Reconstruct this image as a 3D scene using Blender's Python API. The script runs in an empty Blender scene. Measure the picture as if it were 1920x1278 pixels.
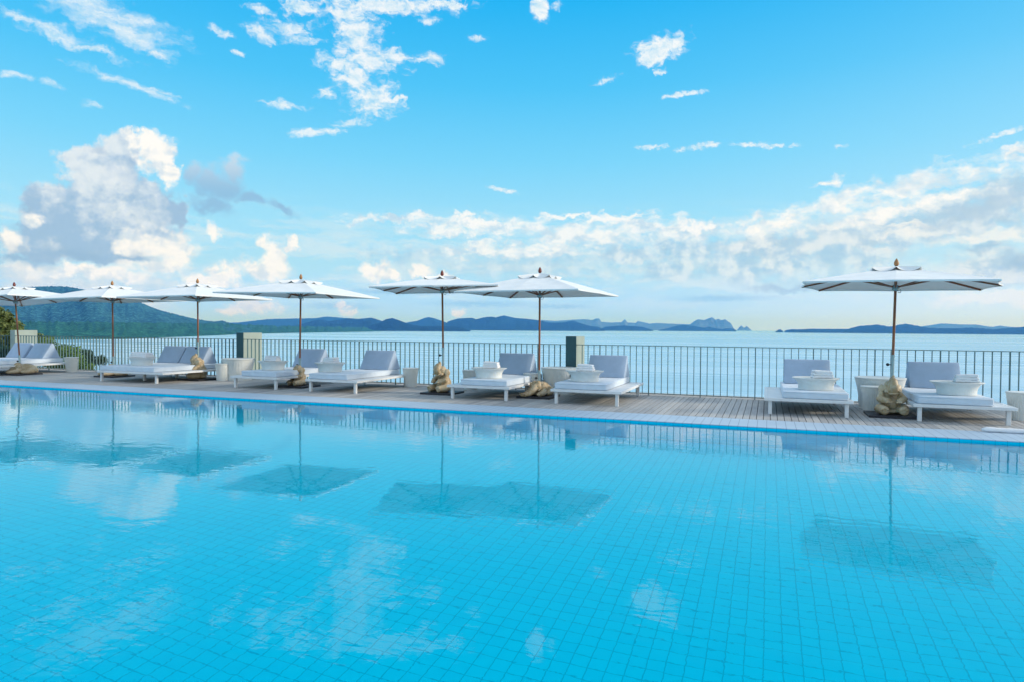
import bpy, bmesh, math, random
from mathutils import Vector, Matrix, Euler, noise as mn

random.seed(7)
S = bpy.context.scene
COL = S.collection
PI = math.pi
R = math.radians

# ------------------------------------------------------------------ camera
F_PX, YAW, PITCH, ROLL, CAM_H = 1239.68, 0.3693, 0.01926, 0.0065, 1.461
_f = Vector((-math.sin(YAW) * math.cos(PITCH), math.cos(YAW) * math.cos(PITCH), -math.sin(PITCH)))
_r = Vector((math.cos(YAW), math.sin(YAW), 0))
_u = _r.cross(_f)
_r2 = _r * math.cos(ROLL) + _u * math.sin(ROLL)
_u2 = -_r * math.sin(ROLL) + _u * math.cos(ROLL)
EYE = Vector((0, 0, CAM_H))
cam = bpy.data.cameras.new('camera')
cam.sensor_width = 36
cam.lens = F_PX / 1920 * 36
cam.clip_start = 0.05
cam.clip_end = 200000
co = bpy.data.objects.new('camera', cam)
COL.objects.link(co)
co.matrix_world = Matrix.Translation(EYE) @ Matrix((_r2, _u2, -_f)).transposed().to_4x4()
S.camera = co


def ray(px, py):
    return _f + _r2 * ((px - 960) / F_PX) - _u2 * ((py - 639) / F_PX)


def azel(px, py):
    d = ray(px, py)
    return math.atan2(d.x, d.y), math.atan2(d.z, math.hypot(d.x, d.y))


# ------------------------------------------------------------------ render settings
S.render.engine = 'CYCLES'
S.cycles.use_denoising = True
try:
    S.cycles.denoiser = 'OPENIMAGEDENOISE'
except Exception:
    pass
S.cycles.max_bounces = 8
S.cycles.diffuse_bounces = 3
S.cycles.glossy_bounces = 4
S.cycles.transmission_bounces = 6
S.cycles.transparent_max_bounces = 8
S.cycles.volume_bounces = 0
S.cycles.sample_clamp_indirect = 4.0
S.cycles.caustics_reflective = False
S.cycles.caustics_refractive = True
S.view_settings.view_transform = 'Standard'
S.view_settings.look = 'None'
S.view_settings.exposure = 0.18
S.view_settings.gamma = 1

SUN_AZ, SUN_EL = 74.0, 19.0
sl = bpy.data.lights.new('sun', 'SUN')
sl.energy = 2.6
sl.angle = R(7)
sl.color = (1.0, 0.90, 0.76)
so = bpy.data.objects.new('sun', sl)
COL.objects.link(so)
_ts = Vector((math.sin(R(SUN_AZ)) * math.cos(R(SUN_EL)), math.cos(R(SUN_AZ)) * math.cos(R(SUN_EL)), math.sin(R(SUN_EL))))
so.rotation_euler = _ts.to_track_quat('Z', 'Y').to_euler()
so.location = (30, 20, 30)


# ------------------------------------------------------------------ node helper
class NT:
    def __init__(s, tree):
        s.t = tree
        s.n = tree.nodes
        s.l = tree.links

    def new(s, typ, **kw):
        nd = s.n.new(typ)
        for k, v in kw.items():
            setattr(nd, k, v)
        return nd

    def put(s, sock, v):
        if v is None:
            return
        if hasattr(v, 'is_output'):
            s.l.new(v, sock)
        else:
            if hasattr(sock.default_value, '__len__') and not hasattr(v, '__len__'):
                v = (v,) * len(sock.default_value)
            if hasattr(sock.default_value, '__len__') and len(sock.default_value) == 4 and len(v) == 3:
                v = (*v, 1)
            sock.default_value = v

    def math(s, op, a, b=None, c=None, clamp=False):
        nd = s.new('ShaderNodeMath', operation=op, use_clamp=clamp)
        for i, v in enumerate((a, b, c)):
            s.put(nd.inputs[i], v) if v is not None else None
        return nd.outputs[0]

    def vmath(s, op, a, b=None, c=None, scale=None):
        nd = s.new('ShaderNodeVectorMath', operation=op)
        for i, v in enumerate((a, b, c)):
            if v is not None:
                s.put(nd.inputs[i], v)
        if scale is not None:
            s.put(nd.inputs['Scale'], scale)
        return nd.outputs['Value'] if op in ('LENGTH', 'DOT_PRODUCT', 'DISTANCE') else nd.outputs[0]

    def mapping(s, vec, loc=(0, 0, 0), rot=(0, 0, 0), scale=(1, 1, 1), typ='POINT'):
        nd = s.new('ShaderNodeMapping', vector_type=typ)
        s.put(nd.inputs[0], vec)
        nd.inputs['Location'].default_value = loc
        nd.inputs['Rotation'].default_value = rot
        nd.inputs['Scale'].default_value = scale
        return nd.outputs[0]

    def noise(s, vec, scale, detail=3, rough=.5, dist=0, dim='3D', color=False, norm=True):
        nd = s.new('ShaderNodeTexNoise', noise_dimensions=dim)
        nd.normalize = norm
        s.put(nd.inputs['Vector'], vec)
        nd.inputs['Scale'].default_value = scale
        nd.inputs['Detail'].default_value = detail
        nd.inputs['Roughness'].default_value = rough
        nd.inputs['Distortion'].default_value = dist
        return nd.outputs['Color' if color else 'Fac']

    def voronoi(s, vec, scale, detail=0, rough=.5, dim='2D', feature='F1', smooth=None):
        nd = s.new('ShaderNodeTexVoronoi', voronoi_dimensions=dim, feature=feature)
        s.put(nd.inputs['Vector'], vec)
        nd.inputs['Scale'].default_value = scale
        nd.inputs['Detail'].default_value = detail
        nd.inputs['Roughness'].default_value = rough
        nd.normalize = True
        if smooth is not None:
            nd.inputs['Smoothness'].default_value = smooth
        return nd.outputs['Distance']

    def rng(s, v, a, b, c=0, d=1, smooth=False, clamp=True):
        nd = s.new('ShaderNodeMapRange', interpolation_type='SMOOTHSTEP' if smooth else 'LINEAR')
        nd.clamp = clamp
        for i, x in enumerate((v, a, b, c, d)):
            s.put(nd.inputs[i], x)
        return nd.outputs[0]

    def mix(s, fac, a, b, blend='MIX'):
        nd = s.new('ShaderNodeMix', data_type='RGBA', blend_type=blend)
        s.put(nd.inputs['Factor'], fac)
        s.put(nd.inputs[6], a)
        s.put(nd.inputs[7], b)
        return nd.outputs[2]

    def ramp(s, fac, stops, interp='LINEAR'):
        nd = s.new('ShaderNodeValToRGB')
        cr = nd.color_ramp
        cr.interpolation = interp
        while len(cr.elements) < len(stops):
            cr.elements.new(0.5)
        for e, (p, c) in zip(cr.elements, stops):
            e.position = p
            e.color = (*c, 1) if len(c) == 3 else c
        s.put(nd.inputs[0], fac)
        return nd.outputs[0]

    def bump(s, h, strength=.3, dist=.01, normal=None):
        nd = s.new('ShaderNodeBump')
        nd.inputs['Strength'].default_value = strength
        nd.inputs['Distance'].default_value = dist
        s.put(nd.inputs['Height'], h)
        if normal is not None:
            s.l.new(normal, nd.inputs['Normal'])
        return nd.outputs[0]


def srgb(r, g, b):
    f = lambda c: (c / 255 / 12.92) if c / 255 <= .04045 else ((c / 255 + .055) / 1.055) ** 2.4
    return (f(r), f(g), f(b))


# ------------------------------------------------------------------ sky
def build_world():
    w = bpy.data.worlds.new('World')
    S.world = w
    w.use_nodes = True
    w.cycles.sampling_method = 'MANUAL'
    w.cycles.sample_map_resolution = 512
    t = NT(w.node_tree)
    t.n.clear()
    out = t.new('ShaderNodeOutputWorld')
    bg = t.new('ShaderNodeBackground')
    bg.inputs[1].default_value = 0.1
    t.l.new(bg.outputs[0], out.inputs[0])
    sk = t.new('ShaderNodeTexSky', sky_type='NISHITA', sun_disc=False)
    sk.sun_elevation = R(SUN_EL)
    sk.sun_rotation = R(SUN_AZ)
    tc = t.new('ShaderNodeTexCoord').outputs['Generated']
    sp = t.new('ShaderNodeSeparateXYZ')
    t.l.new(tc, sp.inputs[0])
    X, Y, Z = sp.outputs
    az = t.math('MULTIPLY', t.math('ARCTAN2', X, Y), 180 / PI)
    el = t.math('MULTIPLY', t.math('ARCSINE', t.math('MAXIMUM', Z, -1)), 180 / PI)
    cb = t.new('ShaderNodeCombineXYZ')
    t.l.new(az, cb.inputs[0])
    t.l.new(el, cb.inputs[1])
    P = cb.outputs[0]
    # base sky: Nishita pulled towards the cleaner cyan of a tropical sky (values are at strength 0.1)
    e01 = t.rng(el, 0, 90, 0, 1)
    tgt = t.ramp(e01, [(0, srgb(180, 217, 242)), (.02, srgb(174, 217, 243)), (.045, srgb(170, 219, 244)), (.10, srgb(152, 217, 246)), (.155, srgb(116, 206, 246)),
                       (.22, srgb(72, 190, 243)), (.30, srgb(6, 172, 238)), (.45, srgb(20, 150, 220)), (1, srgb(40, 130, 205))])
    tgt = t.vmath('SCALE', tgt, scale=10.0)
    fac = t.rng(az, 20, 60, .93, .45, smooth=True)
    sky = t.mix(fac, sk.outputs[0], tgt)
    # paler, warmer air low in the sky on the sun's side
    gl = t.math('MULTIPLY', t.rng(az, -14, 24, 0, 1, smooth=True), t.rng(el, 0, 7.5, 1, 0, smooth=True))
    sky = t.mix(t.math('MULTIPLY', gl, .8), sky, [c * 10 for c in srgb(240, 243, 232)])
    gl2 = t.math('MULTIPLY', t.rng(az, -20, 40, 0, 1, smooth=True), t.rng(el, 0, 32, 1, 0, smooth=True))
    sky = t.mix(t.math('MULTIPLY', gl2, .48), sky, [c * 10 for c in srgb(190, 226, 245)])

    def blob(px, py, hw, hh, rot=0):
        a0, e0 = azel(px, py)
        a1, _ = azel(px + 1, py)
        _, e1 = azel(px, py - 1)
        k = 180 / PI
        return (a0 * k, e0 * k, hw * abs(a1 - a0) * k, hh * abs(e1 - e0) * k, R(rot))

    def union(blobs, vec):
        cur = None
        for b in blobs:
            a, e, sa, se, ro = blob(*b)
            m = t.mapping(vec, (a, e, 0), (0, 0, ro), (sa, se, 1), 'TEXTURE')
            ln = t.vmath('LENGTH', m)
            cur = ln if cur is None else t.math('MINIMUM', cur, ln)
        return cur          # 0 in the middle, 1 on the outline

    # shared noises
    wn = t.vmath('SUBTRACT', t.noise(P, .55, 6, .6, color=True, dim='2D'), (.5, .5, .5))
    wf = t.vmath('SUBTRACT', t.noise(P, 2.2, 5, .6, color=True, dim='2D'), (.5, .5, .5))
    Pw = t.vmath('ADD', P, t.vmath('MULTIPLY', wn, (2.6, 2.0, 0)))
    Pf = t.vmath('ADD', P, t.vmath('MULTIPLY', wn, (1.6, .9, 0)))
    Pv = t.vmath('ADD', P, t.vmath('MULTIPLY', wf, (.55, .55, 0)))
    Pm = t.vmath('ADD', P, t.vmath('MULTIPLY', wn, (1.3, .8, 0)))
    vor = t.voronoi(Pv, .50, 4, .58)
    vor2 = t.voronoi(t.vmath('ADD', Pv, (.42, .34, 0)), .50, 4, .58)
    billow = t.math('SUBTRACT', .80, t.math('MULTIPLY', vor, 1.3))
    relief = t.math('MULTIPLY', t.math('SUBTRACT', vor2, vor), 1.6)
    fib = t.noise(t.mapping(Pf, (3, 1, 0), (0, 0, R(-12)), (.42, 1.15, 1)), 1.0, 10, .66, dim='2D')
    fibf = t.noise(t.mapping(Pf, (7, 2, 0), (0, 0, R(-16)), (.95, 1.7, 1)), 1.0, 9, .68, dim='2D')
    puffy = t.noise(t.mapping(P, (1, 9, 0), (0, 0, 0), (.55, .8, 1)), 1.0, 10, .60, dim='2D')
    streak = t.noise(t.mapping(Pf, (5, 3, 0), (0, 0, R(3)), (.14, .9, 1)), 1.0, 9, .60, dim='2D')
    big = t.noise(P, .22, 5, .55, dim='2D')

    W = lambda r, g, b: [c * 9.0 for c in srgb(r, g, b)]

    def lay(sky, blobs, n, k, lo, hi, alpha, color, vec=Pw):
        # (a zero-weight link keeps the layers evaluating one after another)
        u = union(blobs, t.vmath('MULTIPLY_ADD', sky, (0, 0, 0), vec))
        f = t.math('ADD', t.math('SUBTRACT', 1, u), t.math('MULTIPLY', t.math('SUBTRACT', n, .5), k))
        a = t.math('MULTIPLY', t.rng(f, lo, hi, 0, 1, smooth=True), alpha)
        return t.mix(a, sky, color)

    # far veil of cloud low over the sea
    lowm = t.math('MULTIPLY', t.rng(el, 1, 4, .25, 1, smooth=True), t.rng(el, 6.5, 11, 1, 0, smooth=True))
    sky = t.mix(t.math('MULTIPLY', t.math('MULTIPLY', t.rng(streak, .40, .66, 0, 1, smooth=True), lowm), .55), sky, W(228, 240, 245))
    sky = lay(sky, [(150, 560, 330, 70), (60, 520, 170, 40)], streak, .8, 0, .8, .8, t.mix(t.rng(puffy, .35, .65), W(200, 217, 228), W(245, 243, 238)))
    # soft local light on heaped cloud: lit from the right and above
    soft = t.math('ADD', t.math('MULTIPLY', relief, .55), t.math('MULTIPLY', t.math('SUBTRACT', puffy, .5), 1.3))
    # centre bank: thin white sheets
    sheet = t.mix(t.rng(puffy, .34, .60, 0, 1, smooth=True), W(196, 222, 240), W(247, 251, 252))
    sky = lay(sky, [(1250, 470, 330, 50), (1000, 500, 300, 34), (1500, 500, 270, 50), (800, 480, 190, 26)], puffy, 1.8, -.1, .9, .7, t.mix(t.rng(soft, -.25, .25, 0, 1, smooth=True), W(168, 207, 234), W(216, 236, 247)))
    sky = lay(sky, [(900, 425, 190, 26, 0), (760, 412, 110, 12, 2), (1090, 440, 190, 34, 0), (1280, 432, 130, 26, 0), (1190, 420, 60, 26), (960, 470, 190, 26), (690, 414, 60, 9, 3)],
              fib, 2.6, -.05, .85, .9, sheet)
    sky = lay(sky, [(900, 412, 60, 12, -4), (1150, 408, 90, 12, 0), (1060, 404, 60, 7, 4), (1300, 425, 60, 12, 0), (870, 400, 24, 9)], fibf, 2.2, 0, .7, .9, W(250, 252, 252))
    # right bank: grey body then bright streaked crown
    sky = lay(sky, [(1800, 410, 220, 62, 4), (1620, 440, 230, 48, 0), (1900, 370, 130, 60), (1450, 462, 150, 36), (1890, 500, 160, 50)],
              puffy, 1.3, -.05, .65, .88, t.mix(t.rng(t.math('ADD', soft, t.math('MULTIPLY', t.math('SUBTRACT', streak, .5), 1.0)), -.26, .26, 0, 1, smooth=True), W(178, 207, 228), W(228, 238, 243)))
    crown = [(1565, 385, 130, 32, 13), (1700, 350, 160, 34, 13), (1850, 318, 120, 24, 10), (1470, 418, 100, 22, 10), (1555, 340, 36, 12, 10), (1650, 400, 140, 22, 6), (1900, 285, 50, 9, 12),
             (1420, 410, 40, 12, 15), (1760, 375, 120, 18, 10)]
    sky = lay(sky, crown, fib, 2.2, -.1, .95, .95, t.mix(t.rng(puffy, .34, .60, 0, 1, smooth=True), W(218, 233, 242), W(253, 253, 250)))
    sky = lay(sky, [(1850, 445, 150, 16, 5), (1700, 425, 90, 9, 3), (1870, 560, 200, 24), (1690, 440, 60, 14, 0)], fib, 1.6, 0, .7, .7, W(247, 248, 244))
    sky = lay(sky, [(1860, 385, 110, 30, 14), (1800, 415, 120, 16, 6)], fib, 1.4, 0, .8, .62, W(184, 208, 226))
    sky = lay(sky, [(1915, 490, 60, 26, 4), (1840, 465, 60, 10, 8), (1480, 540, 120, 12, 0)], puffy, 1.2, 0, .9, .6, W(160, 192, 217))
    # low puffs in the centre-right: soft bluish heaps
    cum_mid = t.mix(t.rng(soft, -.22, .26, 0, 1, smooth=True), W(170, 207, 233), W(224, 239, 247))
    sky = lay(sky, [(1245, 462, 26, 30), (1300, 470, 60, 34), (1380, 500, 70, 42), (1470, 490, 38, 44), (1260, 510, 90, 30), (1680, 455, 28, 26), (1560, 480, 50, 26), (1170, 480, 60, 22), (1620, 490, 60, 22)],
              billow, .9, -.04, .5, .8, cum_mid)
    # blue-grey bars over the islands
    sky = lay(sky, [(900, 570, 140, 8, 0), (1050, 575, 80, 6, 0), (640, 575, 90, 9, 0), (1350, 560, 130, 9), (740, 548, 140, 8, 0)], streak, .8, -.1, .95, .5, W(134, 188, 224), Pv)
    # left: great cumulus
    bodyl = t.math('ADD', soft, t.math('MULTIPLY', t.math('SUBTRACT', big, .5), 1.4))
    shade = t.rng(t.math('ADD', bodyl, t.rng(el, 6, 15, -.30, .34)), -.38, .38, 0, 1, smooth=True)
    body = t.mix(shade, W(160, 192, 221), W(226, 236, 243))
    sky = lay(sky, [(410, 348, 62, 44), (438, 320, 34, 36), (365, 330, 32, 34), (400, 385, 60, 24), (525, 390, 50, 12, -24), (470, 372, 40, 14, -10)], puffy, .8, -.02, .7, .9,
              t.mix(t.rng(el, 10.2, 14.2, 0, 1, smooth=True), W(146, 190, 224), W(216, 228, 239)))
    sky = lay(sky, [(200, 330, 88, 66), (150, 300, 44, 36), (225, 285, 56, 50), (160, 400, 140, 72), (110, 380, 76, 50), (260, 390, 90, 70), (90, 440, 96, 46), (250, 440, 110, 44), (160, 470, 190, 30), (330, 400, 30, 34)],
              billow, .8, -.06, .30, .97, body)
    wh = t.mix(t.rng(soft, -.30, .10, 0, 1, smooth=True), W(216, 230, 240), W(254, 253, 249))
    sky = lay(sky, [(295, 285, 44, 46), (245, 262, 26, 24), (315, 320, 24, 44), (280, 262, 28, 22)], billow, .8, -.08, .36, 1, wh)
    sky = lay(sky, [(230, 330, 60, 40), (190, 290, 40, 24)], puffy, 1.0, 0, .9, .45, W(232, 239, 244))
    sky = lay(sky, [(190, 288, 44, 12, -4), (250, 300, 20, 16)], puffy, 1.0, 0, .9, .55, W(160, 190, 218))
    sky = lay(sky, [(290, 460, 70, 38), (235, 450, 36, 26), (340, 478, 38, 34), (20, 455, 40, 30), (60, 412, 26, 22), (300, 500, 90, 30), (200, 515, 150, 18)],
              billow, .9, -.12, .52, .95, wh)
    sky = lay(sky, [(395, 434, 26, 22), (518, 480, 38, 36), (500, 508, 60, 28), (548, 458, 13, 19), (495, 455, 16, 19), (420, 516, 44, 24), (400, 528, 80, 18), (705, 506, 30, 24), (738, 514, 24, 11), (790, 510, 30, 14), (830, 520, 24, 9)],
              billow, .9, -.10, .46, .96, wh)
    sky = lay(sky, [(120, 478, 160, 20), (40, 490, 70, 14), (250, 484, 70, 9)], puffy, .7, 0, 1.0, .9, W(152, 186, 215))
    sky = lay(sky, [(480, 572, 66, 24), (655, 582, 24, 16), (860, 582, 16, 12), (640, 570, 18, 12), (440, 585, 54, 16)], billow, 1.0, 0, .6, .8, t.mix(t.rng(soft, -.25, .1), W(222, 226, 233), W(250, 244, 235)))
    # high broken cloud
    hi = t.mix(t.rng(fibf, .35, .62), W(200, 231, 247), W(246, 250, 252))
    sky = lay(sky, [(185, 22, 165, 34, -10), (235, 58, 95, 28, -16), (30, 32, 42, 12, -6), (110, 62, 80, 16, -12), (290, 100, 36, 12, -10), (150, 85, 110, 10, -8)], fib, 2.0, -.25, 1.05, .84, hi)
    sky = lay(sky, [(240, 158, 110, 9, -12), (35, 143, 32, 5, -4), (95, 157, 24, 7, -6), (170, 196, 22, 6), (300, 172, 42, 5, -8), (15, 143, 14, 4)], fibf, 2.0, -.3, 1.1, .66, hi, Pm)
    sky = lay(sky, [(720, 8, 150, 22, 4), (650, 30, 56, 26, 0), (672, 70, 46, 34), (690, 110, 70, 34, 0), (740, 105, 30, 16), (665, 150, 42, 36), (700, 185, 52, 34), (605, 175, 20, 14), (640, 120, 46, 20), (560, 10, 40, 14), (840, 4, 40, 10), (700, 210, 20, 14), (745, 185, 20, 6)],
              fibf, 2.0, -.2, .75, .92, hi)
    sky = lay(sky, [(490, 20, 26, 9, -8), (415, 60, 26, 9, -12), (485, 62, 30, 16, -20), (540, 52, 50, 16, 0), (560, 75, 40, 10, 0), (535, 198, 36, 10, 0), (590, 249, 54, 9, 8), (813, 108, 22, 12, -5), (800, 40, 22, 8), (895, 72, 18, 6), (450, 100, 14, 5), (660, 230, 40, 7, 8), (800, 110, 36, 4, 10)],
              fibf, 2.4, -.25, .95, .82, hi, Pm)
    sky = lay(sky, [(1014, 12, 16, 32, -8), (1238, 92, 50, 28, 10), (1225, 110, 36, 15, 6), (1265, 78, 26, 20), (1240, 132, 10, 8)], fibf, 1.6, -.18, .62, .97, hi)
    sky = lay(sky, [(1045, 10, 12, 10, 20), (1140, 150, 26, 7, 14), (1275, 178, 46, 5, 3), (1222, 276, 32, 5, 0), (1280, 279, 20, 5, 8), (1312, 275, 17, 7), (1337, 272, 13, 7), (1400, 271, 32, 5, -4), (1447, 274, 28, 5, -2), (1490, 272, 13, 4), (1875, 254, 66, 6, 13), (1895, 275, 54, 5, 9), (940, 356, 30, 5, -10), (1525, 390, 32, 6, 10), (1575, 275, 14, 4)],
              fibf, 2.6, -.22, 1.0, .86, hi, Pv)
    # bright broken cloud added overhead and out of view as fill light
    side = t.math('MAXIMUM', t.math('MULTIPLY', t.rng(az, 40, 62, 0, 1, smooth=True), t.rng(az, 120, 150, 1, .35, smooth=True)), t.rng(az, -78, -96, 0, .35, smooth=True))
    om = t.math('MAXIMUM', t.rng(el, 36, 52, 0, 1, smooth=True), side)
    oc = t.rng(t.noise(tc, 2.2, 6, .6, dim='3D'), .36, .54, 0, 1, smooth=True)
    sky = t.mix(t.math('MULTIPLY', t.math('MULTIPLY', om, oc), .92), sky, [c * 13.5 for c in srgb(236, 241, 246)])
    # cooler air just above the sea
    sky = t.mix(t.rng(el, .3, 5.5, 1, 0, smooth=True), sky, t.vmath('MULTIPLY', sky, (.90, .985, 1.30)))
    # below the horizon: the colour of the sea air
    sky = t.mix(t.rng(el, -.3, -1.5, 0, 1), sky, W(120, 170, 200))
    t.l.new(sky, bg.inputs[0])


build_world()


# ------------------------------------------------------------------ materials
def mat(name, fn):
    m = bpy.data.materials.new(name)
    m.use_nodes = True
    t = NT(m.node_tree)
    t.n.clear()
    o = t.new('ShaderNodeOutputMaterial')
    fn(t, o)
    return m


def principled(t, o, base, rough=.5, spec=.5, normal=None, metal=0, **kw):
    p = t.new('ShaderNodeBsdfPrincipled')
    t.put(p.inputs['Base Color'], base)
    t.put(p.inputs['Roughness'], rough)
    p.inputs['Specular IOR Level'].default_value = spec
    p.inputs['Metallic'].default_value = metal
    if normal is not None:
        t.l.new(normal, p.inputs['Normal'])
    for k, v in kw.items():
        t.put(p.inputs[k], v)
    t.l.new(p.outputs[0], o.inputs[0])
    return p


def geo(t):
    return t.new('ShaderNodeNewGeometry')


def objco(t):
    return t.new('ShaderNodeTexCoord').outputs['Object']


def m_simple(name, col, rough=.5, spec=.5, var=.12, scale=8, bscale=120, bstr=.15, bd=.002, metal=0):
    def fn(t, o):
        c = objco(t)
        n = t.noise(c, scale, 4, .6)
        base = t.mix(t.rng(n, .3, .7), [x * (1 - var) for x in col], [min(1, x * (1 + var)) for x in col])
        nb = t.bump(t.noise(c, bscale, 2, .5), bstr, bd)
        principled(t, o, base, rough, spec, nb, metal)
    return mat(name, fn)


def m_fabric(name, col, trans=0.0, weave=420, wr=.35):
    def fn(t, o):
        c = objco(t)
        n = t.noise(c, 5, 4, .6)
        base = t.mix(t.rng(n, .3, .7), [x * .94 for x in col], [min(1, x * 1.04) for x in col])
        h = t.math('ADD', t.math('MULTIPLY', t.noise(c, weave, 1, .5), .12), t.math('MULTIPLY', t.noise(t.mapping(c, scale=(1, 1, 1.5)), 7, 3, .5, .6), 1.0))
        nb = t.bump(h, wr, .02)
        p = principled(t, o, base, .85, .2, nb, **{'Sheen Weight': .15})
        if trans:
            tr = t.new('ShaderNodeBsdfTranslucent')
            t.put(tr.inputs[0], base)
            ms = t.new('ShaderNodeMixShader')
            ms.inputs[0].default_value = trans
            t.l.new(p.outputs[0], ms.inputs[1])
            t.l.new(tr.outputs[0], ms.inputs[2])
            t.l.new(ms.outputs[0], o.inputs[0])
    return mat(name, fn)


M = {}
M['white'] = m_simple('white_paint', (.74, .75, .76), .42, .4, .05, 6, 60, .08, .002)
M['mattress'] = m_fabric('mattress_fabric', (.62, .70, .79))
M['pillow'] = m_fabric('pillow_fabric', (.38, .48, .62))
M['canvas'] = m_fabric('canvas', (.765, .785, .785), .05, 300, .12)
M['towel'] = m_simple('towel_cotton', (.84, .84, .86), .95, .1, .04, 20, 260, .7, .006)
M['steel'] = m_simple('steel_tube', (.30, .40, .42), .35, .5, .08, 6, 200, .05, .001, .6)
M['black'] = m_simple('black_plastic', (.012, .013, .016), .4, .5, .1)
M['slab'] = m_simple('dark_slab', (.018, .018, .026), .5, .5, .25, 12, 60, .2, .003)
M['rail'] = m_simple('rail_paint', (.085, .165, .175), .4, .5, .12, 5, 80, .1, .002)
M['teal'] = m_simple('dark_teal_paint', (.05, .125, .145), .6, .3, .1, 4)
M['pillar'] = m_simple('pillar_render', (.34, .40, .36), .8, .2, .08, 3, 90, .25, .004)


def _wood(t, o):
    c = objco(t)
    n = t.noise(t.mapping(c, scale=(30, 30, 1.6)), 1, 5, .6, .8)
    base = t.mix(t.rng(n, .3, .7), (.17, .045, .018), (.34, .12, .045))
    principled(t, o, base, .38, .5, t.bump(n, .1, .002))


M['wood'] = mat('oiled_hardwood', _wood)
M['finial'] = m_simple('turned_teak', (.36, .17, .06), .4, .5, .25, 14)


def _wicker(t, o):
    c = objco(t)
    n = t.noise(c, 9, 4, .6)
    base = t.mix(t.rng(n, .3, .7), (.70, .72, .69), (.77, .78, .76))
    wv = t.new('ShaderNodeTexWave', wave_type='BANDS', bands_direction='Z', wave_profile='SIN')
    t.put(wv.inputs[0], c)
    wv.inputs['Scale'].default_value = 22
    wv.inputs['Distortion'].default_value = 1.2
    wv.inputs['Detail'].default_value = 2
    principled(t, o, base, .6, .3, t.bump(wv.outputs['Fac'], .35, .006))


M['wicker'] = mat('white_wicker', _wicker)


def _stone(t, o):
    c = objco(t)
    n = t.noise(c, 4.5, 5, .55)
    n2 = t.noise(c, 26, 4, .6)
    base = t.ramp(n, [(.28, (.24, .155, .07)), (.45, (.42, .305, .165)), (.60, (.54, .42, .265)), (.80, (.68, .58, .43))])
    base = t.mix(t.rng(n2, .45, .70, 0, .45), base, (.64, .57, .47))
    h = t.math('ADD', n2, t.math('MULTIPLY', t.noise(c, 150, 3, .6), .35))
    principled(t, o, base, .48, .5, t.bump(h, .3, .005))


M['stone'] = mat('carved_sandstone', _stone)


def _deck(t, o):
    g = geo(t)
    rnd = g.outputs['Random Per Island']
    pos = g.outputs['Position']
    off = t.new('ShaderNodeCombineXYZ')
    t.l.new(t.math('MULTIPLY', rnd, 57.0), off.inputs[1])
    pv = t.vmath('ADD', pos, off.outputs[0])
    gr = t.noise(t.mapping(pv, scale=(60, 1.7, 1)), 1, 5, .62, .5)
    bl = t.noise(pos, .9, 4, .6)
    base = t.mix(rnd, (.36, .365, .375), (.55, .545, .535))
    base = t.mix(t.rng(gr, .32, .7), t.vmath('SCALE', base, scale=.70), base)
    base = t.mix(t.rng(bl, .42, .62, 0, .45), base, (.50, .485, .455))
    base = t.mix(t.rng(t.noise(pos, 3.1, 5, .7), .58, .75, 0, .35), base, (.30, .30, .30))
    principled(t, o, base, .78, .25, t.bump(gr, .3, .004))


M['deck'] = mat('weathered_decking', _deck)
M['under'] = m_simple('deck_underside', (.03, .028, .026), .9, .1)


def grid_lines(t, u, v, size, half, vary=None):
    """1 on a joint line of a square grid"""
    def ln(x):
        f = t.math('FRACT', t.math('DIVIDE', x, size))
        d = t.math('MINIMUM', f, t.math('SUBTRACT', 1, f))
        return t.rng(d, half / size * .55, half / size * 1.25, 1, 0, smooth=True)
    return ln(u) if v is None else t.math('MAXIMUM', ln(u), ln(v))


TILE = .137
FLOOR_TILE = .117


def _pool_tile(t, o, wall=False):
    pos = geo(t).outputs['Position']
    sp = t.new('ShaderNodeSeparateXYZ')
    t.l.new(pos, sp.inputs[0])
    X, Y, Z = sp.outputs
    u, v = (X, Z) if wall else (X, Y)
    size = TILE if wall else FLOOR_TILE
    g = grid_lines(t, u, v, size, .0040)
    cell = t.new('ShaderNodeTexWhiteNoise', noise_dimensions='2D')
    cc = t.new('ShaderNodeCombineXYZ')
    t.l.new(t.math('FLOOR', t.math('DIVIDE', u, size)), cc.inputs[0])
    t.l.new(t.math('FLOOR', t.math('DIVIDE', v, size)), cc.inputs[1])
    t.l.new(cc.outputs[0], cell.inputs['Vector'])
    base = t.mix(cell.outputs['Value'], (.000, .67, .97), (.0, .70, .99))
    bl = t.noise(pos, .35, 3, .5)
    base = t.mix(t.rng(bl, .35, .65, 0, .25), base, (.0, .68, .96))
    base = t.mix(t.math('MULTIPLY', g, .43), base, (.0, .22, .42))
    principled(t, o, base, .6, 0.0)


M['pool_floor'] = mat('pool_tile', lambda t, o: _pool_tile(t, o))
M['pool_wall'] = mat('pool_tile_wall', lambda t, o: _pool_tile(t, o, True))


def _coping(t, o):
    pos = geo(t).outputs['Position']
    sp = t.new('ShaderNodeSeparateXYZ')
    t.l.new(pos, sp.inputs[0])
    g = grid_lines(t, sp.outputs[0], None, TILE, .0040)
    n = t.noise(pos, 1.3, 5, .6)
    base = t.mix(t.rng(n, .35, .65), (.40, .51, .62), (.46, .56, .66))
    base = t.mix(t.rng(t.noise(pos, 9, 4, .7), .60, .74, 0, .3), base, (.40, .44, .50))
    base = t.mix(t.math('MULTIPLY', g, .85), base, (.14, .21, .30))
    principled(t, o, base, .6, .35, t.bump(t.noise(pos, 140, 2), .15, .002))


M['coping'] = mat('coping_tile', _coping)


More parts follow.
